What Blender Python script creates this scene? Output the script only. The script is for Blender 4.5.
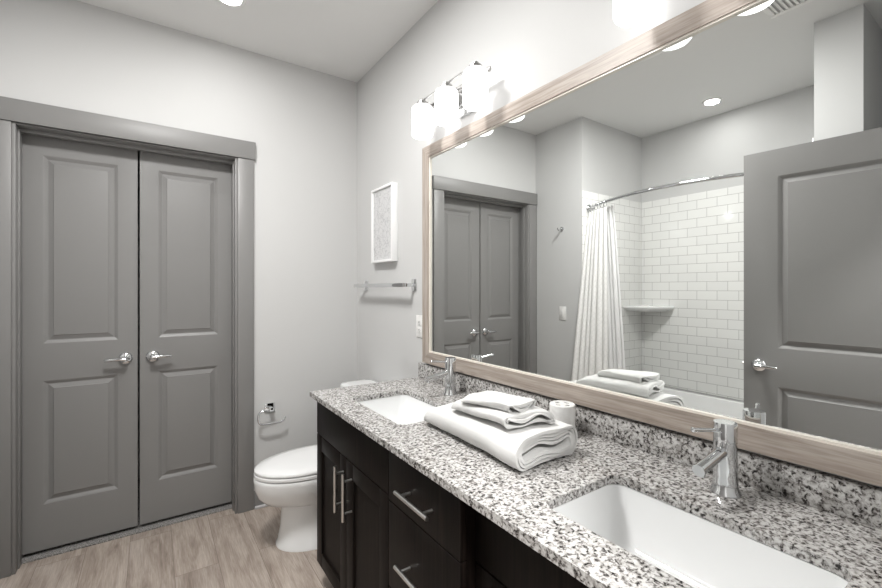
import bpy, bmesh, math, random
from mathutils import Vector, Matrix, noise
random.seed(7)
PI = math.pi
for o in list(bpy.data.objects): bpy.data.objects.remove(o)
SC = bpy.context.scene
C = SC.collection

# ------------------------------------------------------------------ camera, world, exposure
cam_d = bpy.data.cameras.new('camera'); cam = bpy.data.objects.new('camera', cam_d); C.objects.link(cam)
cam.location = (-1.162, -2.73, 1.317)
cam.rotation_euler = (PI/2, 0, -math.atan(288/422))
cam_d.sensor_width = 36; cam_d.lens = 36*422/882
cam_d.shift_y = -5/882
cam_d.clip_start = 0.02
SC.camera = cam
w = bpy.data.worlds.new('world'); SC.world = w; w.use_nodes = True
w.node_tree.nodes['Background'].inputs[0].default_value = (0.9, 0.95, 1, 1)
w.node_tree.nodes['Background'].inputs[1].default_value = 0.3
SC.view_settings.view_transform = 'Standard'; SC.view_settings.look = 'None'
SC.view_settings.exposure = 1.12; SC.view_settings.gamma = 1.0
SC.view_settings.use_curve_mapping = False
SHADE_GLOW = 1.3        # opal glass shades of the two vanity lights
DOWNLIGHT_W = 0.8
CENTRE_FILL_W = 15.5       # unseen fill light added over the middle of the room
HALL_FILL_W = 32.0  # unseen fill light added in the hallway

# ------------------------------------------------------------------ materials
def newmat(name, base=(.8,.8,.8), rough=.5, metal=0.0, spec=.5):
    m = bpy.data.materials.new(name); m.use_nodes = True
    b = m.node_tree.nodes['Principled BSDF']
    b.inputs['Base Color'].default_value = (*base, 1); b.inputs['Roughness'].default_value = rough
    b.inputs['Metallic'].default_value = metal; b.inputs['Specular IOR Level'].default_value = spec
    return m
class N:
    """tiny node helper"""
    def __init__(s, m): s.m = m; s.t = m.node_tree; s.b = s.t.nodes['Principled BSDF']
    def n(s, typ, **kw):
        x = s.t.nodes.new(typ)
        for k, v in kw.items(): setattr(x, k, v)
        return x
    def l(s, a, b): s.t.links.new(a, b)
    def coord(s, scale=(1,1,1), order=None, rot=(0,0,0)):
        tc = s.n('ShaderNodeTexCoord'); out = tc.outputs['Object']
        if order:
            sp = s.n('ShaderNodeSeparateXYZ'); cb = s.n('ShaderNodeCombineXYZ'); s.l(out, sp.inputs[0])
            for i, a in enumerate(order):
                if a: s.l(sp.outputs[a], cb.inputs[i])
            out = cb.outputs[0]
        mp = s.n('ShaderNodeMapping'); mp.inputs['Scale'].default_value = scale; mp.inputs['Rotation'].default_value = rot
        s.l(out, mp.inputs['Vector']); return mp.outputs[0]
    def noise(s, vec, scale, detail=4, rough=.5, dist=0):
        x = s.n('ShaderNodeTexNoise'); x.inputs['Scale'].default_value = scale; x.inputs['Detail'].default_value = detail
        x.inputs['Roughness'].default_value = rough; x.inputs['Distortion'].default_value = dist
        s.l(vec, x.inputs['Vector']); return x.outputs['Fac']
    def ramp(s, fac, stops, interp='LINEAR'):
        r = s.n('ShaderNodeValToRGB'); r.color_ramp.interpolation = interp; e = r.color_ramp.elements
        while len(e) < len(stops): e.new(0.5)
        for i, (p, c) in enumerate(stops):
            e[i].position = p; e[i].color = (*c, 1) if len(c) == 3 else c
        s.l(fac, r.inputs[0]); return r.outputs[0]
    def mix(s, fac, a, b, mode='MIX'):
        x = s.n('ShaderNodeMix', data_type='RGBA', blend_type=mode)
        for sock, v in ((x.inputs[0], fac), (x.inputs[6], a), (x.inputs[7], b)):
            if isinstance(v, (int, float)): sock.default_value = v
            elif isinstance(v, tuple): sock.default_value = (*v, 1)
            else: s.l(v, sock)
        return x.outputs[2]
    def bump(s, h, strength=.2, dist=.002):
        x = s.n('ShaderNodeBump'); x.inputs['Strength'].default_value = strength; x.inputs['Distance'].default_value = dist
        s.l(h, x.inputs['Height']); s.l(x.outputs[0], s.b.inputs['Normal'])
    def color(s, c): s.l(c, s.b.inputs['Base Color'])

def mat_paint(name, col, rough=.7, bscale=220, bst=.12, spec=.3):
    m = newmat(name, col, rough, spec=spec); k = N(m); v = k.coord()
    k.bump(k.noise(v, bscale, 3), bst, .001); return m
def mat_gray(name, col, rough=.42):
    m = newmat(name, col, rough, spec=.5); k = N(m); v = k.coord((1,1,1))
    k.bump(k.noise(v, 90, 3), .05, .001); return m
def mat_floor():
    m = newmat('wood_look_plank', rough=.42, spec=.35); k = N(m)
    v = k.coord(order=('Y','X',None))
    br = k.n('ShaderNodeTexBrick'); br.offset = .37; br.inputs['Scale'].default_value = 1
    br.inputs['Brick Width'].default_value = 1.22; br.inputs['Row Height'].default_value = .18
    br.inputs['Mortar Size'].default_value = .0012; br.inputs['Mortar Smooth'].default_value = .1
    br.inputs['Color1'].default_value = (0,0,0,1); br.inputs['Color2'].default_value = (1,1,1,1); br.inputs['Mortar'].default_value = (.5,.5,.5,1)
    k.l(v, br.inputs['Vector'])
    # shift the grain of each plank by its own random value
    ad = k.n('ShaderNodeVectorMath', operation='MULTIPLY_ADD'); k.l(br.outputs['Color'], ad.inputs[0])
    ad.inputs[1].default_value = (7.3, 3.1, 5.7); k.l(v, ad.inputs[2])
    mp = k.n('ShaderNodeMapping'); mp.inputs['Scale'].default_value = (1.6, 11, 1); k.l(ad.outputs[0], mp.inputs['Vector'])
    g1 = k.noise(mp.outputs[0], 1.8, 6, .6, .9)
    mp2 = k.n('ShaderNodeMapping'); mp2.inputs['Scale'].default_value = (6, 120, 1); k.l(ad.outputs[0], mp2.inputs['Vector'])
    g2 = k.noise(mp2.outputs[0], 2, 4, .6)
    c1 = k.ramp(g1, [(.25,(.24,.19,.158)), (.43,(.40,.335,.287)), (.58,(.50,.43,.377)), (.8,(.60,.535,.48))])
    c2 = k.ramp(g2, [(.3,(.62,.60,.58)), (.65,(1,1,1))])
    c = k.mix(.75, c1, c2, 'MULTIPLY')
    tone = k.ramp(br.outputs['Color'], [(0,(.88,.88,.89)), (1,(1.0,1.0,1.0))])
    c = k.mix(1.0, c, tone, 'MULTIPLY')
    c = k.mix(br.outputs['Fac'], c, (.20,.16,.135))
    k.color(c); k.bump(g2, .08, .001); return m
def mat_granite():
    m = newmat('speckled_granite', rough=.12, spec=.5); k = N(m); v = k.coord()
    n1 = k.noise(v, 120, 5, .6, .5)
    n2 = k.noise(v, 38, 3, .5, .4)
    vo = k.n('ShaderNodeTexVoronoi'); vo.inputs['Scale'].default_value = 120; k.l(v, vo.inputs['Vector'])
    base = k.ramp(n1, [(.0,(.012,.011,.010)), (.365,(.02,.018,.017)), (.405,(.13,.12,.115)), (.46,(.30,.285,.275)), (.515,(.51,.50,.488)), (.64,(.64,.632,.62)), (1,(.68,.67,.66))])
    warm = k.ramp(n2, [(.33,(.50,.48,.46)), (.45,(1,1,1)), (1,(1,1,1))])
    c = k.mix(.75, base, warm, 'MULTIPLY')
    cell = k.ramp(vo.outputs['Color'], [(0,(.50,.49,.48)), (.28,(.88,.87,.86)), (.5,(1,1,1))])
    c = k.mix(.8, c, cell, 'MULTIPLY')
    k.color(c); return m
def mat_espresso():
    m = newmat('espresso_wood', rough=.5, spec=.12); k = N(m)
    v = k.coord((60,60,2.2)); g = k.noise(v, 1.6, 4, .6, .3)
    v2 = k.coord((260,260,4)); g2 = k.noise(v2, 1.2, 3, .6)
    c1 = k.ramp(g, [(.3,(.0035,.0025,.0022)), (.55,(.009,.0062,.005)), (.75,(.019,.0135,.0108))])
    c2 = k.ramp(g2, [(.35,(.6,.6,.6)), (.6,(1,1,1))])
    k.color(k.mix(.8, c1, c2, 'MULTIPLY')); k.bump(g2, .06, .0006); return m
def mat_framewood(name, along):
    m = newmat(name, rough=.42, spec=.4); k = N(m)
    s1 = [26, 26, 26]; s1['XYZ'.index(along)] = 1.6
    s2 = [150, 150, 150]; s2['XYZ'.index(along)] = 5
    g = k.noise(k.coord(tuple(s1)), 1.5, 5, .6, .8); g2 = k.noise(k.coord(tuple(s2)), 1.4, 3, .6)
    c1 = k.ramp(g, [(.3,(.32,.27,.232)), (.5,(.44,.38,.335)), (.7,(.53,.475,.43))])
    c2 = k.ramp(g2, [(.35,(.68,.66,.64)), (.62,(1,1,1))])
    k.color(k.mix(.8, c1, c2, 'MULTIPLY')); k.bump(g2, .1, .001); return m
def mat_tile(name, order):
    m = newmat(name, rough=.13, spec=.5); k = N(m); v = k.coord(order=order)
    br = k.n('ShaderNodeTexBrick'); br.offset = .5; br.inputs['Scale'].default_value = 1
    br.inputs['Brick Width'].default_value = .1545; br.inputs['Row Height'].default_value = .0766
    br.inputs['Mortar Size'].default_value = .0016; br.inputs['Mortar Smooth'].default_value = .15
    br.inputs['Color1'].default_value = (.82,.82,.80,1); br.inputs['Color2'].default_value = (.79,.79,.775,1); br.inputs['Mortar'].default_value = (.40,.395,.385,1)
    k.l(v, br.inputs['Vector']); k.color(br.outputs['Color'])
    inv = k.n('ShaderNodeMath', operation='SUBTRACT'); inv.inputs[0].default_value = 1; k.l(br.outputs['Fac'], inv.inputs[1])
    k.bump(inv.outputs[0], .4, .002); return m
def mat_towel():
    m = newmat('white_terry', (.74,.736,.725), .95, spec=.1); k = N(m); v = k.coord()
    k.b.inputs['Sheen Weight'].default_value = .15
    a = k.noise(v, 380, 3, .6); k.bump(a, .8, .004); return m
def mat_curtain():
    m = newmat('white_waffle_cloth', (.86,.86,.84), .9, spec=.1); k = N(m)
    v = k.coord(order=('Y','Z',None), rot=(0,0,PI/4))
    ch = k.n('ShaderNodeTexBrick'); ch.offset = 0; ch.inputs['Scale'].default_value = 1
    ch.inputs['Brick Width'].default_value = .03; ch.inputs['Row Height'].default_value = .03; ch.inputs['Mortar Size'].default_value = .004
    ch.inputs['Color1'].default_value = (.88,.875,.86,1); ch.inputs['Color2'].default_value = (.86,.855,.84,1); ch.inputs['Mortar'].default_value = (.83,.825,.81,1)
    k.l(v, ch.inputs['Vector']); k.color(ch.outputs['Color']); k.bump(ch.outputs['Fac'], .2, .002); return m
def mat_carpet():
    m = newmat('grey_loop_carpet', rough=.95, spec=.1); k = N(m); v = k.coord()
    g = k.noise(v, 160, 3, .7); k.color(k.ramp(g, [(.35,(.06,.056,.053)), (.53,(.30,.29,.28)), (.68,(.55,.535,.52))])); k.bump(g, .8, .006); return m
def mat_marble():
    m = newmat('white_marble', rough=.3, spec=.4); k = N(m); v = k.coord()
    g = k.noise(v, 14, 6, .6, 1.6); k.color(k.ramp(g, [(.3,(.72,.71,.70)), (.5,(.86,.855,.845)), (1,(.89,.885,.875))])); return m
def mat_print():
    m = newmat('line_drawing_print', rough=.8, spec=.2); k = N(m); v = k.coord(order=('Y','Z',None))
    wv = k.n('ShaderNodeTexVoronoi'); wv.feature = 'DISTANCE_TO_EDGE'; wv.inputs['Scale'].default_value = 26
    d = k.n('ShaderNodeVectorMath', operation='ADD'); nz = k.n('ShaderNodeTexNoise'); nz.inputs['Scale'].default_value = 16; k.l(v, nz.inputs['Vector'])
    sc = k.n('ShaderNodeVectorMath', operation='SCALE'); sc.inputs['Scale'].default_value = .12; k.l(nz.outputs['Color'], sc.inputs[0])
    k.l(v, d.inputs[0]); k.l(sc.outputs[0], d.inputs[1]); k.l(d.outputs[0], wv.inputs['Vector'])
    k.color(k.ramp(wv.outputs['Distance'], [(0,(.50,.50,.51)), (.03,(.52,.52,.53)), (.06,(.64,.64,.645)), (1,(.66,.66,.66))])); return m
def mat_emit(name, col, st, base=(.9,.9,.88)):
    m = newmat(name, base, .3); b = m.node_tree.nodes['Principled BSDF']
    b.inputs['Emission Color'].default_value = (*col, 1); b.inputs['Emission Strength'].default_value = st; return m
def mat_metal(name, col, rough, brushed=None):
    m = newmat(name, col, rough, 1.0)
    if brushed:
        k = N(m); k.bump(k.noise(k.coord(brushed), 3, 3), .08, .0004)
    return m
M = dict(
    wall=mat_paint('light_grey_wall_paint', (.60,.599,.595)), ceil=mat_paint('ceiling_paint', (.78,.778,.77)),
    gray=mat_gray('grey_semigloss_paint', (.225,.221,.217)), shoe=mat_gray('pale_shoe_paint', (.5,.49,.5)),
    floor=mat_floor(), granite=mat_granite(), espresso=mat_espresso(),
    fry=mat_framewood('greige_wood_horizontal', 'Y'), frz=mat_framewood('greige_wood_vertical', 'Z'),
    tile_y=mat_tile('subway_tile_long_wall', ('Y','Z',None)), tile_x=mat_tile('subway_tile_end_wall', ('X','Z',None)),
    towel=mat_towel(), curtain=mat_curtain(), liner=newmat('white_liner', (.9,.9,.9), .5), carpet=mat_carpet(), marble=mat_marble(), print=mat_print(),
    shade=mat_emit('lit_opal_glass', (1,.99,.975), SHADE_GLOW, (.3,.3,.295)), lens=mat_emit('lit_lens', (1,.98,.95), 12),
    chrome=mat_metal('chrome', (.72,.73,.74), .06), nickel=mat_metal('brushed_nickel', (.62,.61,.59), .28, (4,4,200)),
    fixture=mat_metal('satin_nickel', (.46,.455,.45), .3), mirror=mat_metal('mirror_silver', (.875,.89,.88), .0), lip=newmat('pale_mirror_lip', (.80,.75,.68), .3),
    porcelain=newmat('glazed_porcelain', (.83,.835,.835), .08), seat=newmat('white_seat_plastic', (.85,.85,.85), .15), acrylic=newmat('white_acrylic', (.80,.80,.795), .12),
    plastic=newmat('white_plastic', (.82,.815,.80), .3), whiteframe=newmat('white_frame_lacquer', (.88,.88,.88), .3),
    duct=newmat('grey_duct', (.55,.55,.55), .7), dark=newmat('black_void', (.01,.01,.01), .8), slot=newmat('dark_slot', (.03,.03,.03), .6),
)

# ------------------------------------------------------------------ mesh helpers
def BM(): return bmesh.new()
def box(bm, x0, x1, y0, y1, z0, z1, bev=0, seg=2):
    vs = [bm.verts.new(p) for p in ((x0,y0,z0),(x1,y0,z0),(x1,y1,z0),(x0,y1,z0),(x0,y0,z1),(x1,y0,z1),(x1,y1,z1),(x0,y1,z1))]
    fs = [bm.faces.new([vs[i] for i in f]) for f in ((0,3,2,1),(4,5,6,7),(0,1,5,4),(1,2,6,5),(2,3,7,6),(3,0,4,7))]
    if bev > 0:
        es = {e for f in fs for e in f.edges}
        bmesh.ops.bevel(bm, geom=list(es), offset=bev, segments=seg, affect='EDGES', profile=.5)
    return vs
def frame_axes(d):
    d = d.normalized(); a = Vector((0,0,1)) if abs(d.z) < .9 else Vector((1,0,0))
    u = d.cross(a).normalized(); return u, d.cross(u).normalized()
def loft(bm, loops, cap0=True, cap1=True, closed=True):
    L = [[bm.verts.new(p) for p in lp] for lp in loops]; n = len(L[0])
    for a, b in zip(L, L[1:]):
        for i in range(n if closed else n-1):
            bm.faces.new((a[i], a[(i+1) % n], b[(i+1) % n], b[i]))
    if cap0: bm.faces.new(list(reversed(L[0])))
    if cap1: bm.faces.new(L[-1])
    return L
def cyl(bm, p0, p1, r0, r1=None, n=24, cap=True):
    p0, p1 = Vector(p0), Vector(p1); r1 = r0 if r1 is None else r1; u, v = frame_axes(p1-p0)
    ring = lambda p, r: [p + u*(r*math.cos(2*PI*i/n)) + v*(r*math.sin(2*PI*i/n)) for i in range(n)]
    loft(bm, [ring(p0,r0), ring(p1,r1)], cap, cap)
def lathe(bm, c, prof, n=32, axis='z', cap0=True, cap1=True):
    c = Vector(c); loops = []
    for r, h in prof:
        lp = []
        for i in range(n):
            a = 2*PI*i/n; q = (r*math.cos(a), r*math.sin(a), h)
            if axis == 'x': q = (q[2], q[0], q[1])
            if axis == 'y': q = (q[0], q[2], q[1])
            lp.append(c + Vector(q))
        loops.append(lp)
    loft(bm, loops, cap0, cap1)
def tube(bm, pts, r, n=12):
    pts = [Vector(p) for p in pts]; loops = []; pu = None
    for i, p in enumerate(pts):
        d = (pts[min(i+1, len(pts)-1)] - pts[max(i-1, 0)]).normalized()
        if pu is None: u, v = frame_axes(d)
        else:
            u = (pu - d*pu.dot(d)).normalized(); v = d.cross(u)
        pu = u; rr = r[i] if isinstance(r, (list, tuple)) else r
        loops.append([p + u*(rr*math.cos(2*PI*k/n)) + v*(rr*math.sin(2*PI*k/n)) for k in range(n)])
    loft(bm, loops)
def rrect(cx, cy, hx, hy, r, n=6):
    out = []
    for sx, sy, a0 in ((1,1,0),(-1,1,90),(-1,-1,180),(1,-1,270)):
        for i in range(n+1):
            a = math.radians(a0 + 90*i/n); out.append((cx+sx*(hx-r)+r*math.cos(a), cy+sy*(hy-r)+r*math.sin(a)))
    return out
def plate(bm, outer, holes, z0, z1):
    """flat plate with holes, between z0 and z1"""
    top = []
    for lp in [outer]+holes:
        vs = [bm.verts.new((x, y, z1)) for x, y in lp]
        top += [bm.edges.new((vs[i], vs[(i+1) % len(vs)])) for i in range(len(vs))]
    r = bmesh.ops.triangle_fill(bm, use_beauty=True, use_dissolve=False, edges=top)
    fs = [g for g in r['geom'] if isinstance(g, bmesh.types.BMFace)]
    for f in fs:
        f.normal_update()
        if f.normal.z < 0: f.normal_flip()
    ex = bmesh.ops.extrude_face_region(bm, geom=fs)
    nv = [g for g in ex['geom'] if isinstance(g, bmesh.types.BMVert)]
    for v in nv: v.co.z = z1
    # the original faces become the bottom
    for f in fs:
        for v in f.verts: v.co.z = z0
    bmesh.ops.recalc_face_normals(bm, faces=bm.faces[:])
def build(name, bm, mat, parent=None, smooth=35, base=None, mats=None):
    """link bm as ONE mesh object; base = world point its coordinates are measured from (default: the parent's location)"""
    bmesh.ops.recalc_face_normals(bm, faces=bm.faces[:])
    me = bpy.data.meshes.new(name); 
    if base is not None:
        bmesh.ops.translate(bm, verts=bm.verts[:], vec=-Vector(base))
    bm.to_mesh(me); bm.free()
    for m in (mats or [mat]): me.materials.append(m)
    for p in me.polygons: p.use_smooth = True
    me.set_sharp_from_angle(angle=math.radians(smooth))
    o = bpy.data.objects.new(name, me); C.objects.link(o)
    if parent: o.parent = parent
    return o
def tag(o, label, cat, group=None):
    o['label'] = label; o['category'] = cat
    if group: o['group'] = group
    return o
def thing(name, label, cat, loc=(0,0,0), group=None):
    o = bpy.data.objects.new(name, None); o.empty_display_size = .05; C.objects.link(o); o.location = loc
    return tag(o, label, cat, group)
def struct(name, bm, mat, label=None, parent=None, **kw):
    o = build(name, bm, mat, parent, **kw)
    if parent is None: o['kind'] = 'structure'; o['category'] = name.split('_')[0]
    if label: o['label'] = label
    return o
def copy_tree(o, parent=None):
    c = o.copy(); C.objects.link(c)
    if parent: c.parent = parent
    for ch in list(o.children): copy_tree(ch, c)
    return c

# ------------------------------------------------------------------ room
H = 2.74; LX = -1.80; FY = -2.69
AY0, AY1, AX = -.51, -1.99, -2.68          # tub alcove
bm = BM(); box(bm, -3.0, .12, -4.4, .068, -.06, 0); struct('floor', bm, M['floor'], 'grey brown wood-look plank floor')
bm = BM(); box(bm, -3.0, .12, -4.4, .9, H, H+.08); struct('ceiling', bm, M['ceil'], 'flat light grey ceiling')
bm = BM(); box(bm, 0, .12, -2.81, .9, 0, H); struct('wall_right', bm, M['wall'], 'light grey wall behind the vanity and toilet')
# end wall, with the closet opening
OX0, OX1, OZ = -1.70, -.752, 2.085
bm = BM(); box(bm, -1.92, OX0, 0, .12, 0, H); box(bm, OX1, 0, 0, .12, 0, H); box(bm, OX0, OX1, 0, .12, OZ, H)
struct('wall_back', bm, M['wall'], 'light grey end wall with the closet doors')
bm = BM(); box(bm, -1.92, 0, .86, .9, 0, H); box(bm, -1.92, -1.88, .12, .86, 0, H); box(bm, -.04, 0, .12, .86, 0, H)
struct('wall_closet', bm, M['wall'], 'closet interior walls behind the grey double doors')
bm = BM(); box(bm, -1.92, LX, AY0, 0, 0, H); box(bm, AX-.12, -1.92, AY0, AY0+.12, 0, H)
struct('wall_left', bm, M['wall'], 'light grey wall between closet and tub alcove')
bm = BM(); box(bm, AX-.12, AX, AY1-.19, AY0, 0, H); struct('wall_alcove', bm, M['wall'], 'long wall behind the bathtub')
bm = BM(); box(bm, AX, LX, AY1-.19, AY1, 0, H); struct('wall_pier', bm, M['wall'], 'wall at the near end of the bathtub')
bm = BM(); box(bm, -2.52, -2.40, FY-.12, AY1-.19, 0, H); struct('wall_recess', bm, M['wall'], 'wall of the recess behind the open door')
DX0, DX1, DZ = -1.612, -.69, 2.06
bm = BM(); box(bm, -2.40, DX0, FY-.12, FY, 0, H); box(bm, DX1, 0, FY-.12, FY, 0, H); box(bm, DX0, DX1, FY-.12, FY, DZ, H)
struct('wall_front', bm, M['wall'], 'wall with the entry doorway')
bm = BM(); box(bm, -3.0, .12, -4.4, -4.28, 0, H); box(bm, -3.0, -2.88, -4.28, FY-.12, 0, H); box(bm, 0, .12, -4.28, FY-.12, 0, H)
box(bm, -2.88, -2.52, FY-.12, FY-.0, 0, H)
struct('wall_hall', bm, M['wall'], 'hallway walls outside the bathroom doorway')
bm = BM(); box(bm, -1.92, 0, .0685, .86, -.06, .006); struct('floor_closet', bm, M['carpet'], 'strip of grey closet carpet under the double doors')
# closet casing
bm = BM(); box(bm, LX+.002, -.655, -.026, -.001, 2.088, 2.192, .002); struct('trim_1', bm, M['gray'], 'grey head casing over the closet doors')
bm = BM(); box(bm, LX+.002, OX0, -.02, -.001, 0, 2.086, .002); struct('trim_2', bm, M['gray'], 'grey side casing at the left of the closet doors')
bm = BM(); box(bm, OX1, -.664, -.02, -.001, 0, 2.086, .002); struct('trim_3', bm, M['gray'], 'grey side casing at the right of the closet doors')
JT = .013
bm = BM(); box(bm, OX0, OX0+JT, -.012, .16, 0, OZ, .001); box(bm, OX1-JT, OX1, -.012, .16, 0, OZ, .001); box(bm, OX0+JT, OX1-JT, -.012, .16, OZ-JT+.009, OZ, .001)
box(bm, OX0+JT, OX0+JT+.006, .03, .07, 0, OZ-JT, .001); box(bm, OX1-JT-.006, OX1-JT, .03, .07, 0, OZ-JT, .001); box(bm, OX0+JT, OX1-JT, .045, .075, OZ-.022, OZ-.004, .001)
struct('trim_4', bm, M['gray'], 'grey door jamb and stop around the closet doors')
bm = BM(); box(bm, -.662, -.001, -.013, -.001, 0, .105, .002); struct('baseboard_back', bm, M['gray'], 'grey baseboard on the end wall')
bm = BM(); box(bm, -.66, -.014, -.031, -.0135, 0, .018, .006, 3); struct('trim_5', bm, M['shoe'], 'pale shoe moulding along the baseboard')
bm = BM(); box(bm, -.013, -.001, -.85, -.014, 0, .105, .002); struct('baseboard_right', bm, M['gray'], 'grey baseboard behind the toilet')
bm = BM(); box(bm, LX+.001, LX+.013, AY0+.002, -.022, 0, .105, .002); struct('baseboard_left', bm, M['gray'], 'grey baseboard between closet and tub')
# entry doorway lining and casing on the hall side
bm = BM()
for x0, x1 in ((DX0-.001, DX0+.014), (DX1-.014, DX1+.001)): box(bm, x0, x1, FY-.12, FY, 0, DZ, .001)
box(bm, DX0+.014, DX1-.014, FY-.12, FY, DZ-.012, DZ, .001); struct('trim_6', bm, M['gray'], 'grey lining of the entry doorway')

# ------------------------------------------------------------------ panelled doors
def door_bm(wd, ht, th, panels):
    """slab 0..wd (x), -th..0 (y, front at -th), 0..ht (z); raised panels [x0,x1,z0,z1] on both faces"""
    bm = BM(); xs = sorted({0, wd, *[p[0] for p in panels], *[p[1] for p in panels]}); zs = sorted({0, ht, *[p[2] for p in panels], *[p[3] for p in panels]})
    prof = [(0,0), (.003,.001), (.017,.011), (.021,.0115), (.040,.005), (.042,.002), (.044,.0018)]
    for side in (-1, 1):
        y0 = -th if side < 0 else 0
        g = {(x, z): bm.verts.new((x, y0, z)) for x in xs for z in zs}
        for a, b in zip(xs, xs[1:]):
            for c, d in zip(zs, zs[1:]):
                if any(p[0] <= a and b <= p[1] and p[2] <= c and d <= p[3] for p in panels): continue
                bm.faces.new((g[a,c], g[b,c], g[b,d], g[a,d]))
        for p in panels:
            prev = None
            for off, dep in prof:
                y = y0 - side*dep
                co = [(p[0]+off,y,p[2]+off),(p[1]-off,y,p[2]+off),(p[1]-off,y,p[3]-off),(p[0]+off,y,p[3]-off)]
                ring = [g[p[0],p[2]],g[p[1],p[2]],g[p[1],p[3]],g[p[0],p[3]]] if off == 0 else [bm.verts.new(q) for q in co]
                if prev:
                    for i in range(4): bm.faces.new((prev[i], prev[(i+1)%4], ring[(i+1)%4], ring[i]))
                prev = ring
            bm.faces.new(prev)
    A = [(0,0),(wd,0),(wd,ht),(0,ht)]
    f = [bm.verts.new((x,-th,z)) for x, z in A]; b = [bm.verts.new((x,0,z)) for x, z in A]
    for i in range(4): bm.faces.new((f[i], f[(i+1)%4], b[(i+1)%4], b[i]))
    bmesh.ops.remove_doubles(bm, verts=bm.verts[:], dist=1e-5)
    return bm
def lever_handle(parent, x, y, z, sx, sy):
    """rose + neck at (x,y,z), lever pointing along sx, sticking out along sy (local axes x and y)"""
    bm = BM(); lathe(bm, (x,y,z), [(.033,0),(.033,sy*.005),(.031,sy*.009),(.022,sy*.014),(.014,sy*.018),(.0125,sy*.022),(.0125,sy*.05)], 28, 'y')
    h = build('door_handle', bm, M['chrome'], parent)
    bm = BM(); yy = y+sy*.05; pts = []; rr = []
    for i in range(11):
        t = i/10; pts.append((x+sx*(-.012+.098*t), yy+sy*.006*math.sin(t*PI)-sy*.006*t, z+.003*math.sin(t*PI))); rr.append(.0125*(1-.26*min(1,t*2.2)) if t < .95 else .006)
    rr[0] = .006; rr[1] = .012
    tube(bm, pts, rr, 14)
    build('lever', bm, M['chrome'], h)
    return h
CY = .11                       # front face of the closet doors
P1 = [(.072,.372,.222,.838), (.072,.372,1.020,1.958)]
def closet_door(name, x, label, flip):
    o = build(name, door_bm(.455, 2.052, .036, [(p[0] if not flip else .455-p[1], p[1] if not flip else .455-p[0], p[2], p[3]) for p in P1]), M['gray'], smooth=25)
    o.location = (x, CY+.036, .024); o['kind'] = 'structure'; o['label'] = label; o['category'] = 'door'
    return o
d1 = closet_door('door_1', -1.687, 'grey two-panel closet door leaf, left of the pair, lever pointing left', False)
d1.location.x = -1.6865
d2 = closet_door('door_2', -1.2215, 'grey two-panel closet door leaf, right of the pair, lever pointing right', True)
lever_handle(d1, -1.285-d1.location.x, -.036, .943-.024, -1, -1)
lever_handle(d2, -1.163-d2.location.x, -.036, .943-.024, 1, -1)
# the open entry door: x local = from hinge to latch, seen from +X side
hinge = Vector((-1.608, -2.675, .012)); edge = Vector((-1.542, -1.769, .012)); wd = (edge-hinge).length
ed = build('door_3', door_bm(wd, 2.022, .036, [(.135, wd-.145, .222, .805), (.135, wd-.145, 1.000, 1.885)]), M['gray'], smooth=25)
ed.location = hinge; ed.rotation_euler = (0,0,math.atan2(edge.y-hinge.y, edge.x-hinge.x)); ed['kind'] = 'structure'; ed['category'] = 'door'
ed['label'] = 'grey two-panel entry door standing open in front of the tub'
lever_handle(ed, wd-.068, -.036, .905, -1, -1); lever_handle(ed, wd-.068, 0, .905, -1, 1)
bm = BM(); box(bm, wd-.0005, wd+.002, -.03, -.006, .875, .935, .0005); cyl(bm, (wd+.001,-.018,.905), (wd+.009,-.018,.905), .007); build('latch', bm, M['nickel'], ed)
for hz in (.2, 1.0, 1.8):
    bm = BM(); cyl(bm, (-.006,-.040,hz), (-.006,-.040,hz+.09), .006, n=12); build('hinge', bm, M['nickel'], ed)

# ------------------------------------------------------------------ tub alcove
T = .008
bm = BM(); box(bm, AX+.0005, AX+T, AY1+T, AY0-T, .447, 2.128, .001); struct('wall_tile_back', bm, M['tile_y'], 'white subway tile on the long tub wall')
bm = BM(); box(bm, AX+T, LX, AY0-T, AY0-.0005, .447, 2.128, .001); struct('wall_tile_far', bm, M['tile_x'], 'white subway tile on the far tub end wall')
bm = BM(); box(bm, AX+T, LX, AY1+.0005, AY1+T, .447, 2.128, .001); struct('wall_tile_near', bm, M['tile_x'], 'white subway tile on the near tub end wall')
tb = thing('bathtub', 'white alcove bathtub below the subway tile', 'bathtub', (-2.24, -1.25, 0))
bm = BM(); hx, hy = .435, .736
loops = []
for z, dx, r in ((0,.0,.01),(.43,.0,.01),(.440,.003,.014),(.445,.010,.02)): loops.append([(x,y,z) for x,y in rrect(0,0,hx-dx,hy-dx,r,8)])
for z, dx, r in ((.445,.075,.12),(.438,.083,.12),(.30,.11,.13),(.12,.15,.14),(.10,.19,.13)): loops.append([(x,y,z) for x,y in rrect(0,0,hx-dx,hy-dx-.02,r,8)])
loft(bm, loops); build('tub_shell', bm, M['acrylic'], tb)
bm = BM(); cyl(bm, (0,-.50,.1), (0,-.50,.104), .03); build('drain', bm, M['chrome'], tb)
# corner shelf
cs = BM(); R = .30; pr = []
fan = lambda r, z: [(AX+T, AY0-T, z)] + [(AX+T+r*math.cos(a), AY0-T-r*math.sin(a), z) for a in [i*PI/2/16 for i in range(17)]]
loft(cs, [fan(R-.06,1.118), fan(R-.012,1.138), fan(R,1.148), fan(R,1.160), fan(R-.004,1.165)])
tag(build('corner_shelf', cs, M['acrylic']), 'small white corner shelf on the tub tile', 'shelf')
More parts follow.
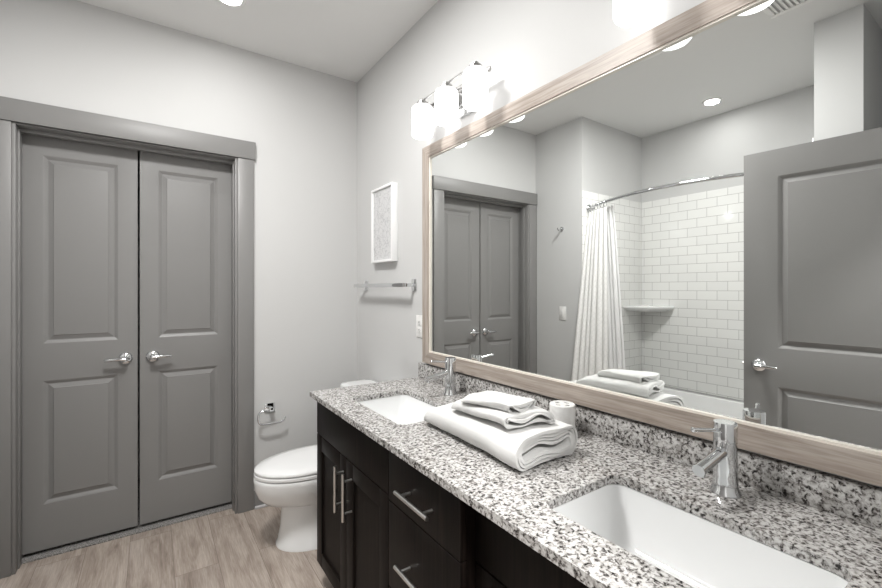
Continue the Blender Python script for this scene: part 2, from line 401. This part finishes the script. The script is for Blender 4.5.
# rod and curtain
def rodpt(s): return Vector((LX-.076+.240*4*s*(1-s), AY0-T-.004-(AY0-AY1-2*T-.008)*s, 1.985))
rd = thing('curtain_rod', 'curved chrome shower curtain rod over the tub', 'curtain rod', rodpt(0))
bm = BM(); tube(bm, [rodpt(.004+i*.992/40)-rodpt(0) for i in range(41)], .0125, 14); build('rod', bm, M['chrome'], rd)
for s, d in ((0,-1),(1,1)):
    bm = BM(); c = rodpt(s)-rodpt(0)
    lathe(bm, c, [(.036,-d*.003 if False else 0),(.036,d*.006),(.028,d*.014),(.02,d*.03),(.0175,d*.05)], 24, 'y'); build('flange', bm, M['chrome'], rd)
def curtain_bm(y_top, y_bot, x_off_top, x_bot, z1, z0, folds, amp):
    bm = BM(); nu, nv = 150, 26; loops = []
    for th in (0, .0025):
        g = []
        for j in range(nv+1):
            v = j/nv; row = []
            for i in range(nu+1):
                u = i/nu; yt = y_top[0]+(y_top[1]-y_top[0])*u; yb = y_bot[0]+(y_bot[1]-y_bot[0])*(u+.03*math.sin(9*u))
                e = v**.85; y = yt+(yb-yt)*e
                s = (AY0-T-.004-yt)/(AY0-AY1-2*T-.008); xt = rodpt(max(0,min(1,s))).x+x_off_top
                x = xt+(x_bot-xt)*min(1, e*1.15)
                ph = folds*2*PI*u+.5*math.sin(5*u+v)+.25*v
                a = amp*(.55+.45*v)*(1+.35*math.sin(3.7*u*PI+1))
                row.append(Vector((x+a*math.sin(ph)+th, y+.45*a*math.cos(ph), z1+(z0-z1)*v-(.012*(.5-.5*math.cos(folds*2*PI*u)) if j == 0 else 0))))
            g.append(row)
        loops.append(g)
    V = [[[bm.verts.new(p) for p in r] for r in g] for g in loops]
    for k in (0,1):
        for j in range(nv):
            for i in range(nu): bm.faces.new((V[k][j][i],V[k][j][i+1],V[k][j+1][i+1],V[k][j+1][i]))
    for j in range(nv):
        for i in (0, nu): bm.faces.new((V[0][j][i],V[0][j+1][i],V[1][j+1][i],V[1][j][i]))
    for i in range(nu):
        for j in (0, nv): bm.faces.new((V[0][j][i],V[0][j][i+1],V[1][j][i+1],V[1][j][i]))
    return bm
cu = thing('shower_curtain', 'white waffle shower curtain bunched at the far end of the rod', 'shower curtain', (LX, -.65, 0))
build('curtain_cloth', curtain_bm((-.548,-.79), (-.438,-.80), .004, -1.735, 1.955, .12, 6, .015), M['curtain'], cu, base=cu.location, smooth=80)
build('liner', curtain_bm((-.72,-.835), (-.70,-.83), -.028, -1.90, 1.955, .46, 3.5, .012), M['liner'], cu, base=cu.location, smooth=80)
for i in range(6):
    yt = -.556-.042*i; s = (AY0-T-.004-yt)/(AY0-AY1-2*T-.008); p = rodpt(s); bm = BM()
    tube(bm, [(p.x+.021*math.cos(a), yt, p.z-.010+.026*math.sin(a)) for a in [2*PI*k/20 for k in range(21)]], .0022, 8); build('curtain_ring', bm, M['chrome'], cu, base=cu.location)
# left wall: robe hook and switch
rh = thing('robe_hook', 'chrome robe hook on the wall above the light switch', 'hook', (LX, -.305, 1.836))
bm = BM(); lathe(bm, (.0005,0,0), [(.02,0),(.02,.004),(.017,.007),(.009,.01)], 24, 'x'); build('rose', bm, M['chrome'], rh)
bm = BM(); tube(bm, [(.009,0,0),(.025,0,-.002),(.034,0,-.014),(.045,0,-.018),(.052,0,-.008),(.053,0,.006)], [.007,.0065,.006,.006,.006,.007], 12); build('hook', bm, M['chrome'], rh)
ls = thing('light_switch', 'white rocker light switch on the wall beside the shower curtain', 'light switch', (LX, -.315, 1.108))
bm = BM(); box(bm, .0005,.006,-.036,.036,-.058,.058,.003); build('cover_plate', bm, M['plastic'], ls)
bm = BM(); box(bm, .005,.010,-.017,.017,-.034,.034,.002); build('rocker', bm, M['plastic'], ls)

# ------------------------------------------------------------------ vanity
VY0, VY1 = -.87, FY+.004
FX = -.56
def panelled_front(y0, y1, z0, z1, stile=None, x=FX, th=.019):
    bm = BM()
    if not stile: box(bm, x, x+th, y0, y1, z0, z1, .0012); return bm
    s = stile; box(bm, x, x+th, y0, y0+s, z0, z1, .0012); box(bm, x, x+th, y1-s, y1, z0, z1, .0012)
    box(bm, x, x+th, y0+s, y1-s, z1-s, z1, .0012); box(bm, x, x+th, y0+s, y1-s, z0, z0+s, .0012)
    box(bm, x+.008, x+th-.002, y0+s-.004, y1-s+.004, z0+s-.004, z1-s+.004); return bm
def bar_pull(parent, a, b, base):
    """bar from a to b standing out from the front by 35 mm, two posts"""
    a, b = Vector(a), Vector(b); bm = BM(); d = (b-a).normalized(); out = Vector((-.034,0,0))
    cyl(bm, a+out, b+out, .0058, n=14)
    for q in (a+d*.028, b-d*.028): cyl(bm, q+Vector((-.0005,0,0)), q+out, .0045, n=12)
    return build('handle', bm, M['nickel'], parent, base=base)
def carcass(bm, y0, y1, x0=-.54, top=.838):      # y0 > y1
    t = .016
    box(bm, x0, -.006, y0-t, y0, .10, top); box(bm, x0, -.006, y1, y1+t, .10, top); box(bm, x0, -.006, y1+t, y0-t, .10, .116)
    box(bm, -.02, -.006, y1+t, y0-t, .116, top); box(bm, x0+.055, x0+.07, y1, y0, 0.0, .10)
    box(bm, x0, x0+.006, y1+t, y0-t, top-.05, top)
g = 'espresso vanity cabinets'
ca = thing('vanity_cabinet', 'espresso sink cabinet next to the toilet, two shaker doors with upright bar pulls', 'cabinet', (-.30, -1.215, 0))
bm = BM(); carcass(bm, VY0, -1.5595); build('body', bm, M['espresso'], ca, base=ca.location)
build('false_front', panelled_front(-1.557, VY0, .680, .832), M['espresso'], ca, base=ca.location)
dA = build('cabinet_door', panelled_front(-1.2115, VY0, .11, .676, .062), M['espresso'], ca, base=ca.location)
dB = build('cabinet_door', panelled_front(-1.557, -1.2145, .11, .676, .062), M['espresso'], ca, base=ca.location)
bar_pull(dA, (FX,-1.186,.474), (FX,-1.186,.646), ca.location)
bar_pull(dB, (FX,-1.268,.474), (FX,-1.268,.646), ca.location)
cb = thing('drawer_cabinet', 'espresso drawer bank in the middle of the vanity with horizontal bar pulls', 'cabinet', (-.30, -1.745, 0))
bm = BM(); carcass(bm, -1.5605, -1.9305); build('body', bm, M['espresso'], cb, base=cb.location)
for z0, z1, zh in ((.668,.832,.739), (.402,.664,.527), (.11,.398,.25)):
    dr = build('drawer', panelled_front(-1.9295, -1.5605, z0, z1), M['espresso'], cb, base=cb.location)
    bar_pull(dr, (FX,-1.835,zh), (FX,-1.665,zh), cb.location)
cc = thing('vanity_cabinet', 'espresso sink cabinet set back beside the drawers, below the nearer sink', 'cabinet', (-.28, -2.31, 0))
bm = BM(); carcass(bm, -1.9315, VY1, -.498); build('body', bm, M['espresso'], cc, base=cc.location)
build('false_front', panelled_front(VY1+.002, -1.934, .660, .832, x=-.518), M['espresso'], cc, base=cc.location)
for y0, y1 in ((-2.307,-1.934),(VY1+.002,-2.310)):
    dd = build('cabinet_door', panelled_front(y0, y1, .11, .655, .062, x=-.518), M['espresso'], cc, base=cc.location)
# countertop
SX, SHX, SHY = -.3475, .131, .218
S1, S2 = -1.272, -2.327
ct = BM(); plate(ct, [(-.586,-.848),(-.586,VY1),(-.0015,VY1),(-.0015,-.848)], [rrect(SX,S1,SHX,SHY,.032,7), rrect(SX,S2,SHX,SHY,.032,7)], .8395, .86)
tag(build('countertop', ct, M['granite'], smooth=30), 'speckled grey white granite vanity countertop with two sink cutouts', 'countertop')
bm = BM(); box(bm, -.0215, -.001, VY1, -.848, .8605, .934, .0015); tag(build('backsplash', bm, M['granite']), 'low granite backsplash strip under the mirror', 'backsplash')
# sinks
def make_sink(loc, label):
    s = thing('sink_basin', label, 'sink', loc, 'undermount sinks')
    bm = BM(); L = []
    for z, e, r in ((-.001,.012,.04),(-.001,.001,.034),(-.02,-.001,.034),(-.08,-.012,.04),(-.115,-.026,.05),(-.128,-.042,.05),(-.134,-.07,.045)):
        L.append([(x,y,z) for x,y in rrect(0,0,SHX+e,SHY+e,r,7)])
    for z, e, r in ((-.148,-.06,.05),(-.13,-.02,.055),(-.08,.001,.05),(-.014,.010,.04),(-.014,.012,.04)):
        L.append([(x,y,z) for x,y in rrect(0,0,SHX+e,SHY+e,r,7)])
    # inner floor and outer floor closed separately
    a = loft(bm, L[:7], False, True); b = loft(bm, L[7:], True, False)
    n = len(a[0])
    for i in range(n): bm.faces.new((a[0][i], a[0][(i+1)%n], b[-1][(i+1)%n], b[-1][i]))
    build('basin', bm, M['porcelain'], s, smooth=50)
    bm = BM(); lathe(bm, (.02,0,-.1335), [(.024,0),(.024,.002),(.02,.003),(.017,.001),(.0,.001)], 24, cap1=False); build('drain', bm, M['chrome'], s)
    return s
s1 = make_sink((SX,S1,.839), 'white rectangular undermount sink at the far end beside the toilet')
s2 = copy_tree(s1); s2.location = (SX,S2,.839); s2['label'] = 'white rectangular undermount sink nearest, beyond the folded towels toward the camera'
s2['label'] = 'large white rectangular undermount sink in front of the nearer chrome faucet'
# faucets
def make_faucet(loc, label):
    f = thing('faucet', label, 'faucet', loc, 'chrome single lever faucets')
    bm = BM(); lathe(bm, (0,0,.0005), [(.031,0),(.031,.004),(.027,.010),(.0245,.022),(.0235,.04),(.0235,.116)], 32); build('body', bm, M['chrome'], f)
    bm = BM(); lathe(bm, (0,0,.1185), [(.0215,-.002),(.0215,0),(.0237,.0005),(.0237,.037),(.0225,.040),(.015,.0405)], 32); hd = build('handle', bm, M['chrome'], f)
    bm = BM(); tube(bm, [(-.018,0,.142),(-.06,0,.147),(-.094,0,.151),(-.0985,0,.1515),(-.101,0,.152)], [.0042,.0042,.0046,.0055,.003], 12); build('lever', bm, M['chrome'], hd)
    bm = BM(); cyl(bm, (-.006,0,.096), (-.126,0,.079), .0125, n=24); cyl(bm, (-.114,0,.071), (-.116,0,.064), .009, n=16); build('spout', bm, M['chrome'], f)
    return f
f1 = make_faucet((-.093,-1.236,.86), 'chrome single lever faucet at the far sink beside the mirror corner')
f2 = copy_tree(f1); f2.location = (-.100,-2.307,.86); f2['label'] = 'chrome single lever faucet at the nearer large sink'
f2.children[[c.name.split('.')[0] for c in f2.children].index('handle')].rotation_euler = (0,0,math.radians(-15))

# ------------------------------------------------------------------ mirror
GX = -.02; MY0, MY1 = -.903, FY+.012; MZ0, MZ1 = .945, 2.031; FW = .057
mr = thing('wall_mirror', 'large wide vanity mirror in a greige wood frame', 'mirror', (0, -1.79, .941))
bm = BM()
def bev4(bm, quad, xa, xb, mi):
    n0 = len(bm.faces); lo = [bm.verts.new((xa,y,z)) for y,z in quad]; hi = [bm.verts.new((xb,y,z)) for y,z in quad]; fs = [bm.faces.new(lo), bm.faces.new(hi)]
    for i in range(4): fs.append(bm.faces.new((lo[i],lo[(i+1)%4],hi[(i+1)%4],hi[i])))
    for f in fs: f.material_index = mi
o_ = [(MY0,MZ0),(MY1,MZ0),(MY1,MZ1),(MY0,MZ1)]; i_ = [(MY0-FW,MZ0+FW),(MY1+FW,MZ0+FW),(MY1+FW,MZ1-FW),(MY0-FW,MZ1-FW)]
for k in range(4):
    q = [o_[k], o_[(k+1)%4], i_[(k+1)%4], i_[k]]; bev4(bm, q, -.0015, -.031, 0 if k in (0,2) else 1)
build('frame', bm, None, mr, base=mr.location, mats=[M['fry'], M['frz']])
bm = BM(); e = .006; j_ = [(y+(-e if y > -1.5 else e), z+(e if z < 1.5 else -e)) for y, z in i_]
for k in range(4): bev4(bm, [i_[k], i_[(k+1)%4], j_[(k+1)%4], j_[k]], -.0195, -.027, 0)
build('inner_lip', bm, M['lip'], mr, base=mr.location)
bm = BM(); box(bm, -.014, GX, MY1+FW-.005, MY0-FW+.005, MZ0+FW-.005, MZ1-FW+.005); build('mirror_glass', bm, M['mirror'], mr, base=mr.location)

# ------------------------------------------------------------------ vanity lights
def make_light(loc, label):
    t = thing('vanity_light', label, 'wall light', loc, 'three-shade vanity lights')
    bm = BM(); box(bm, -.022, -.001, -.06, .06, -.155, -.035, .003); build('backplate', bm, M['chrome'], t)
    bm = BM(); box(bm, -.074, -.062, -.225, .225, -.072, -.054, .002); box(bm, -.065, -.02, -.012, .012, -.071, -.055, .001); build('bar', bm, M['fixture'], t)
    bm = BM(); tube(bm, [(-.12,-.212,-.048),(-.12,.212,-.048)], .0035, 10); build('rod', bm, M['fixture'], t)
    for k in (-1,0,1):
        y = k*.197; bm = BM()
        lathe(bm, (-.12,y,-.2215), [(.0,.006),(.030,.0035),(.043,.004),(.0485,.010),(.0505,.018),(.0505,.130),(.0485,.138),(.043,.144),(.034,.146),(.0,.146)], 32, cap0=False, cap1=False)
        bmesh.ops.remove_doubles(bm, verts=bm.verts[:], dist=1e-5)
        sh = build('shade', bm, M['shade'], t, smooth=60)
        bm = BM(); lathe(bm, (-.12,y,-.0750), [(.026,0),(.026,.018),(.022,.022),(.009,.023),(.009,.032),(.006,.035)], 28); box(bm, -.098, -.066, y-.006, y+.006, -.070, -.059, .001); build('cap', bm, M['fixture'], sh)
    return t
v1 = make_light((0,-1.245,2.247), 'vanity light of three lit white glass shades above the far sink')
v2 = copy_tree(v1); v2.location = (0,-2.297,2.247); v2['label'] = 'vanity light cut by the top of the photo, above the nearer sink'

# ------------------------------------------------------------------ wall things by the toilet
pf = thing('picture_frame', 'small white framed line print on the wall above the towel bar', 'picture', (0,-.45,1.70))
bm = BM(); y0, y1, z0, z1, fw = -.59, -.312, 1.477, 1.928, .014
for a in ((y0,y0+fw,z0,z1),(y1-fw,y1,z0,z1),(y0+fw,y1-fw,z0,z0+fw),(y0+fw,y1-fw,z1-fw,z1)): box(bm, -.040, -.001, *a, .001)
build('frame', bm, M['whiteframe'], pf, base=pf.location)
bm = BM(); box(bm, -.028, -.022, y0+fw-.002, y1-fw+.002, z0+fw-.002, z1-fw+.002); build('print', bm, M['print'], pf, base=pf.location)
tbz = 1.338
tw = thing('towel_bar', 'chrome towel bar on the wall under the framed print', 'towel bar', (0,-.46,tbz))
for y in (-.165,-.777):
    bm = BM(); box(bm, -.009, -.001, y-.022, y+.022, tbz-.03, tbz+.032, .002); box(bm, -.080, -.008, y-.010, y+.010, tbz-.010, tbz+.010, .002); build('post', bm, M['chrome'], tw, base=tw.location)
bm = BM(); box(bm, -.081, -.061, -.79, -.135, tbz-.0105, tbz+.0105, .002); build('bar', bm, M['chrome'], tw, base=tw.location)
po = thing('power_outlet', 'white duplex power outlet beside the mirror frame', 'outlet', (0,-.836,1.121))
bm = BM(); box(bm, -.006,-.0005,-.036,.036,-.058,.058,.003); build('cover_plate', bm, M['plastic'], po)
for dz in (-.02,.02):
    bm = BM(); box(bm, -.008,-.005,-.017,.017,dz-.0165,dz+.0165,.002); s = build('socket', bm, M['plastic'], po)
    bm = BM(); box(bm, -.0085,-.0075,-.007,-.0045,dz-.003,dz+.007); box(bm, -.0085,-.0075,.0045,.007,dz-.003,dz+.006); cyl(bm, (-.0075,0,dz-.009), (-.0085,0,dz-.009), .0025, n=10); build('slot', bm, M['slot'], s)
tp = thing('toilet_paper_holder', 'empty chrome toilet paper holder on the end wall', 'toilet paper holder', (-.572,0,.590))
bm = BM(); box(bm, -.03,.03,-.008,-.0005,-.029,.029,.002); box(bm, -.012,.012,-.06,-.006,-.012,.012,.003); build('wall_plate', bm, M['chrome'], tp)
bm = BM(); pts = [(-.0,-.058,0),(-.035,-.060,0),(-.052,-.060,-.004),(-.062,-.06,-.015),(-.065,-.06,-.035),(-.063,-.06,-.062),(-.055,-.06,-.076),(-.04,-.06,-.081),(.0,-.06,-.081),(.055,-.06,-.081),(.072,-.06,-.078),(.082,-.06,-.068),(.086,-.06,-.052)]
tube(bm, [(a-.010,b,c) for a,b,c in pts], .0063, 12); build('arm', bm, M['chrome'], tp)

# ------------------------------------------------------------------ toilet
TY = -.468
to = thing('toilet', 'white two-piece toilet with closed lid', 'toilet', (-.40, TY, 0))
def egg(cx, af, ab, b, z, n=48, pw=1.0, pb=.8):
    out = []
    for i in range(n):
        a = 2*PI*i/n; c, s = math.cos(a), math.sin(a)
        ex = pb if c > 0 else pw
        x = cx + (ab if c > 0 else -af) * (abs(c)**ex) * (1 if True else 0) if c > 0 else cx - af*(abs(c)**ex)
        out.append((x, TY + b*(1 if s > 0 else -1)*abs(s)**(.8 if c > 0 else 1.0), z))
    return out
bm = BM()
loft(bm, [egg(-.36,.281,.20,.156,0,pw=.85), egg(-.36,.281,.20,.156,.008,pw=.85), egg(-.36,.272,.20,.146,.022,pw=.85), egg(-.36,.258,.20,.128,.10,pw=.85), egg(-.36,.254,.20,.122,.185,pw=.85),
          egg(-0.36,.260,.22,.124,0.212,pw=.9), egg(-0.395,.300,.29,.147,0.234), egg(-0.425,.303,.35,.167,0.27), egg(-0.445,.298,.40,.180,0.312), egg(-0.451,.296,.43,.184,0.35), egg(-0.453,.294,.43,.184,0.364), egg(-0.453,.290,.43,.181,0.37), egg(-0.453,.27,.41,.165,0.373)])
build('bowl', bm, M['porcelain'], to, base=to.location, smooth=50)
bm = BM(); loft(bm, [egg(-0.455,.285,.20,.178,0.374), egg(-0.455,.291,.205,.183,0.3775), egg(-0.455,.291,.205,.183,0.3885), egg(-0.455,.285,.20,.178,0.3925)]); build('seat', bm, M['seat'], to, base=to.location, smooth=50)
bm = BM(); loft(bm, [egg(-0.455,.283,.20,.176,0.396), egg(-0.455,.289,.205,.182,0.3995), egg(-0.455,.289,.205,.182,0.4075), egg(-0.455,.280,.20,.175,0.4145), egg(-0.455,.22,.18,.14,0.421), egg(-0.455,.12,.12,.08,0.424)]); build('lid', bm, M['seat'], to, base=to.location, smooth=50)
for s in (-1,1):
    bm = BM(); cyl(bm, (-.262,TY+s*.075-.02,.396), (-.262,TY+s*.075+.02,.396), .012, n=14); build('hinge', bm, M['seat'], to, base=to.location)
bm = BM(); rr = lambda hx, hy, z, r=.03: [(x, y, z) for x, y in rrect(-.117, TY, hx, hy, r, 6)]
loft(bm, [rr(.075,.17,.3735), rr(.088,.195,.405), rr(.095,.21,.55), rr(.098,.215,.706)]); build('tank', bm, M['porcelain'], to, base=to.location, smooth=50)
bm = BM(); loft(bm, [rr(.100,.218,.7065), rr(.106,.225,.712), rr(.106,.225,.733,.035), rr(.100,.219,.743,.033), rr(.08,.19,.746,.03)]); build('tank_lid', bm, M['porcelain'], to, base=to.location, smooth=50)
bm = BM(); lathe(bm, (-.215,TY+.15,.66), [(.013,0),(.013,-.008),(.008,-.014)], 18, 'x'); tube(bm, [(-.228,TY+.15,.66),(-.232,TY+.12,.655),(-.232,TY+.08,.648)], [.006,.005,.0055], 10); build('flush_lever', bm, M['chrome'], to, base=to.location)
for s in (-1,1):
    bm = BM(); lathe(bm, (-.30,TY+s*.165,.001), [(.012,0),(.012,.006),(.008,.013),(.002,.015)], 16); build('bolt_cap', bm, M['porcelain'], to, base=to.location)

# ------------------------------------------------------------------ towels and toothbrush holder
def spiral(hw, hh, turns, n=14):
    """flattened spiral path from outside to inside"""
    pts = []; p = hh*.86/turns; total = int(turns*2*n)
    for i in range(total+1):
        th = -PI/2 + PI*i/n; r = hh - p*(i/(2*n)); c, s = math.cos(th), math.sin(th)
        L = (hw-hh) 
        half = int(i//n) % 2
        if i % n == 0 and i > 0:
            side = -1 if half else 1           # straight run to the other end
            x0 = -side*L
            for q in range(1, 9):
                f = q/9; pts.append((x0+(side*L-x0)*f, r*s))
        pts.append((((1 if not half else -1)*L + r*c), r*s))
    return pts, p
def towel_bm(hw, hh, turns, length, gap=.74, nl=70, far=.55, seed=0, near_round=False, wob=.004, skew=0):
    """ribbon rolled flat, axis along y from 0 (far) to -length (near); rests on z=0"""
    path, p = spiral(hw, hh, turns); th = p*gap/2; bm = BM(); rows = []
    P = [Vector((x,0,z)) for x, z in path]; m = len(P); tang = []
    for i in range(m):
        d = P[min(i+1,m-1)]-P[max(i-1,0)]; tang.append(Vector((-d.z,0,d.x)).normalized())
    for j in range(nl+1):
        v = j/nl; v2 = v**.8 if v < .5 else v
        y = -length*v
        k = min(1, v/.22); rz = far+(1-far)*math.sqrt(max(0,1-(1-k)**2)); rz *= (.80+.20*min(1,v*1.3))
        rx = (.90+.10*math.sqrt(max(0,1-(1-k)**2)))
        if near_round: k2 = min(1,(1-v)/.14); rz *= .88+.12*math.sqrt(max(0,1-(1-k2)**2))
        A, B = [], []
        for i in range(m):
            for side, lst in ((1,A),(-1,B)):
                q = P[i]+tang[i]*th*side
                inner = 1-abs(q.z)/hh
                z = q.z + wob*1.6*inner*math.sin(q.x*55+seed+2*v) + .5*wob*math.sin(q.x*30+seed*2)
                nz = noise.noise(Vector((q.x*14+seed, y*9, q.z*25)))*wob
                zz = (z+hh)*rz + nz; x = q.x*rx + noise.noise(Vector((y*11, seed*3.1, q.z*12)))*wob + skew*v
                # each layer ends a little short of or past its neighbour
                yy = y + (.010*math.sin(i*.13+seed)*max(0,(v-.85)/.15)) + (.02*(1-abs(q.x)/hw)*(1-v) if v < .2 else 0)
                fz = noise.noise(Vector((q.x*150, y*150, q.z*150+seed)))*.0011
                lst.append(bm.verts.new((x+fz, yy+fz, max(.0008, zz+fz))))
        rows.append(A+list(reversed(B)))
    n = 2*m
    for a, b in zip(rows, rows[1:]):
        for i in range(n): bm.faces.new((a[i],a[(i+1)%n],b[(i+1)%n],b[i]))
    for r in (rows[0], rows[-1]):
        for i in range(m-1): bm.faces.new((r[i],r[i+1],r[n-2-i],r[n-1-i]))
    return bm
def towel(name, bm, label, loc, rz, group=None, rx=0):
    o = build(name, bm, M['towel'], smooth=70); o.location = loc; o.rotation_euler = (rx,0,rz); tag(o, label, 'towel', group); return o
towel('bath_towel', towel_bm(.126,.043,3.6,.455,seed=1,far=.42), 'large white bath towel folded at the bottom of the towel stack', (-.294,-1.522,.8605), math.radians(-2))
towel('hand_towel', towel_bm(.084,.0215,1.9,.275,seed=4,far=.4,near_round=True,wob=.0065), 'folded white hand towel in the middle of the towel stack', (-.318,-1.662,.9385), math.radians(-4), rx=math.radians(-2.2))
towel('washcloth', towel_bm(.056,.0155,1.6,.190,seed=9,far=.4,near_round=True,wob=.0065), 'small folded white washcloth on top of the towel stack', (-.358,-1.722,.976), math.radians(6), rx=math.radians(-2.2))
cp = thing('toothbrush_holder', 'white marble toothbrush holder beside the folded towels', 'toothbrush holder', (-.094,-1.845,.8605))
bm = BM(); lathe(bm, (0,0,0), [(.038,0),(.0395,.002),(.0395,.093),(.0375,.095),(.036,.0945),(.036,.090)], 40, cap1=False); build('cup', bm, M['marble'], cp)
bm = BM(); ring = [(.0358*math.cos(2*PI*i/40), .0358*math.sin(2*PI*i/40)) for i in range(40)]
hl = [[(cx+rx_*math.cos(2*PI*i/18), cy+ry_*math.sin(2*PI*i/18)) for i in range(18)] for cx,cy,rx_,ry_ in ((.020,0,.006,.010),(-.020,0,.006,.010),(0,.020,.010,.006),(0,-.020,.010,.006))]
plate(bm, ring, hl, .088, .0935); build('holder_top', bm, M['marble'], cp)

# ------------------------------------------------------------------ ceiling lights and vent
def downlight(loc, label, watts, grp=None, k=1.0):
    t = thing('ceiling_light', label, 'ceiling light', loc, grp)
    bm = BM(); lathe(bm, (0,0,0), [(k*a,b) for a,b in ((.085,-.0005),(.085,-.004),(.078,-.008),(.062,-.008),(.060,-.003),(.060,-.0005))], 40, cap0=False, cap1=False); build('trim_ring', bm, M['plastic'], t)
    bm = BM(); lathe(bm, (0,0,0), [(k*a,b) for a,b in ((.0595,-.0006),(.0595,-.004),(.05,-.0055))], 40); build('lens', bm, M['lens'], t)
    ld = bpy.data.lights.new('downlight_lamp', 'AREA'); ld.shape = 'DISK'; ld.size = .115*k; ld.energy = watts; ld.color = (1,.995,.98); ld.spread = PI
    lo = bpy.data.objects.new('downlight_lamp', ld); C.objects.link(lo); lo.parent = t; lo.location = (0,0,-.012)
    return t
downlight((-.853,-.452,H), 'round recessed ceiling light in front of the closet doors', DOWNLIGHT_W, k=.85)
downlight((-2.373,-1.248,H), 'round recessed ceiling light over the bathtub', DOWNLIGHT_W, k=.8)
downlight((-1.12,-1.32,H), 'added wide round fill light on the ceiling over the middle of the room', CENTRE_FILL_W, k=3.4)  # out-of-view fill lamp, added to even out the room light
downlight((-1.15,-3.45,H), 'added round fill light on the hallway ceiling outside the door', HALL_FILL_W, k=2.6)  # out-of-view fill lamp, added to brighten the room through the doorway
cv = thing('ceiling_vent', 'white slatted ceiling vent grille seen in the mirror', 'vent', (-1.40,-2.02,H))
bm = BM(); box(bm, -.15,.16,-.14,.14,-.004,-.0005,.001)
for a in ((-.15,-.125,-.14,.14),(.135,.16,-.14,.14),(-.125,.135,-.14,-.115),(-.125,.135,.115,.14)): box(bm, a[0],a[1],a[2],a[3],-.012,-.0035,.002)
build('frame', bm, M['plastic'], cv)
bm = BM()
for i in range(11):
    y = -.105+i*.021; vs = box(bm, -.124,.134,y-.007,y+.007,-.0095,-.008)
    for v in vs: v.co.z += (v.co.y-y)*.35
build('slats', bm, M['plastic'], cv)
bm = BM(); box(bm, -.125,.135,-.115,.115,-.0055,-.0042); build('duct', bm, M['duct'], cv)
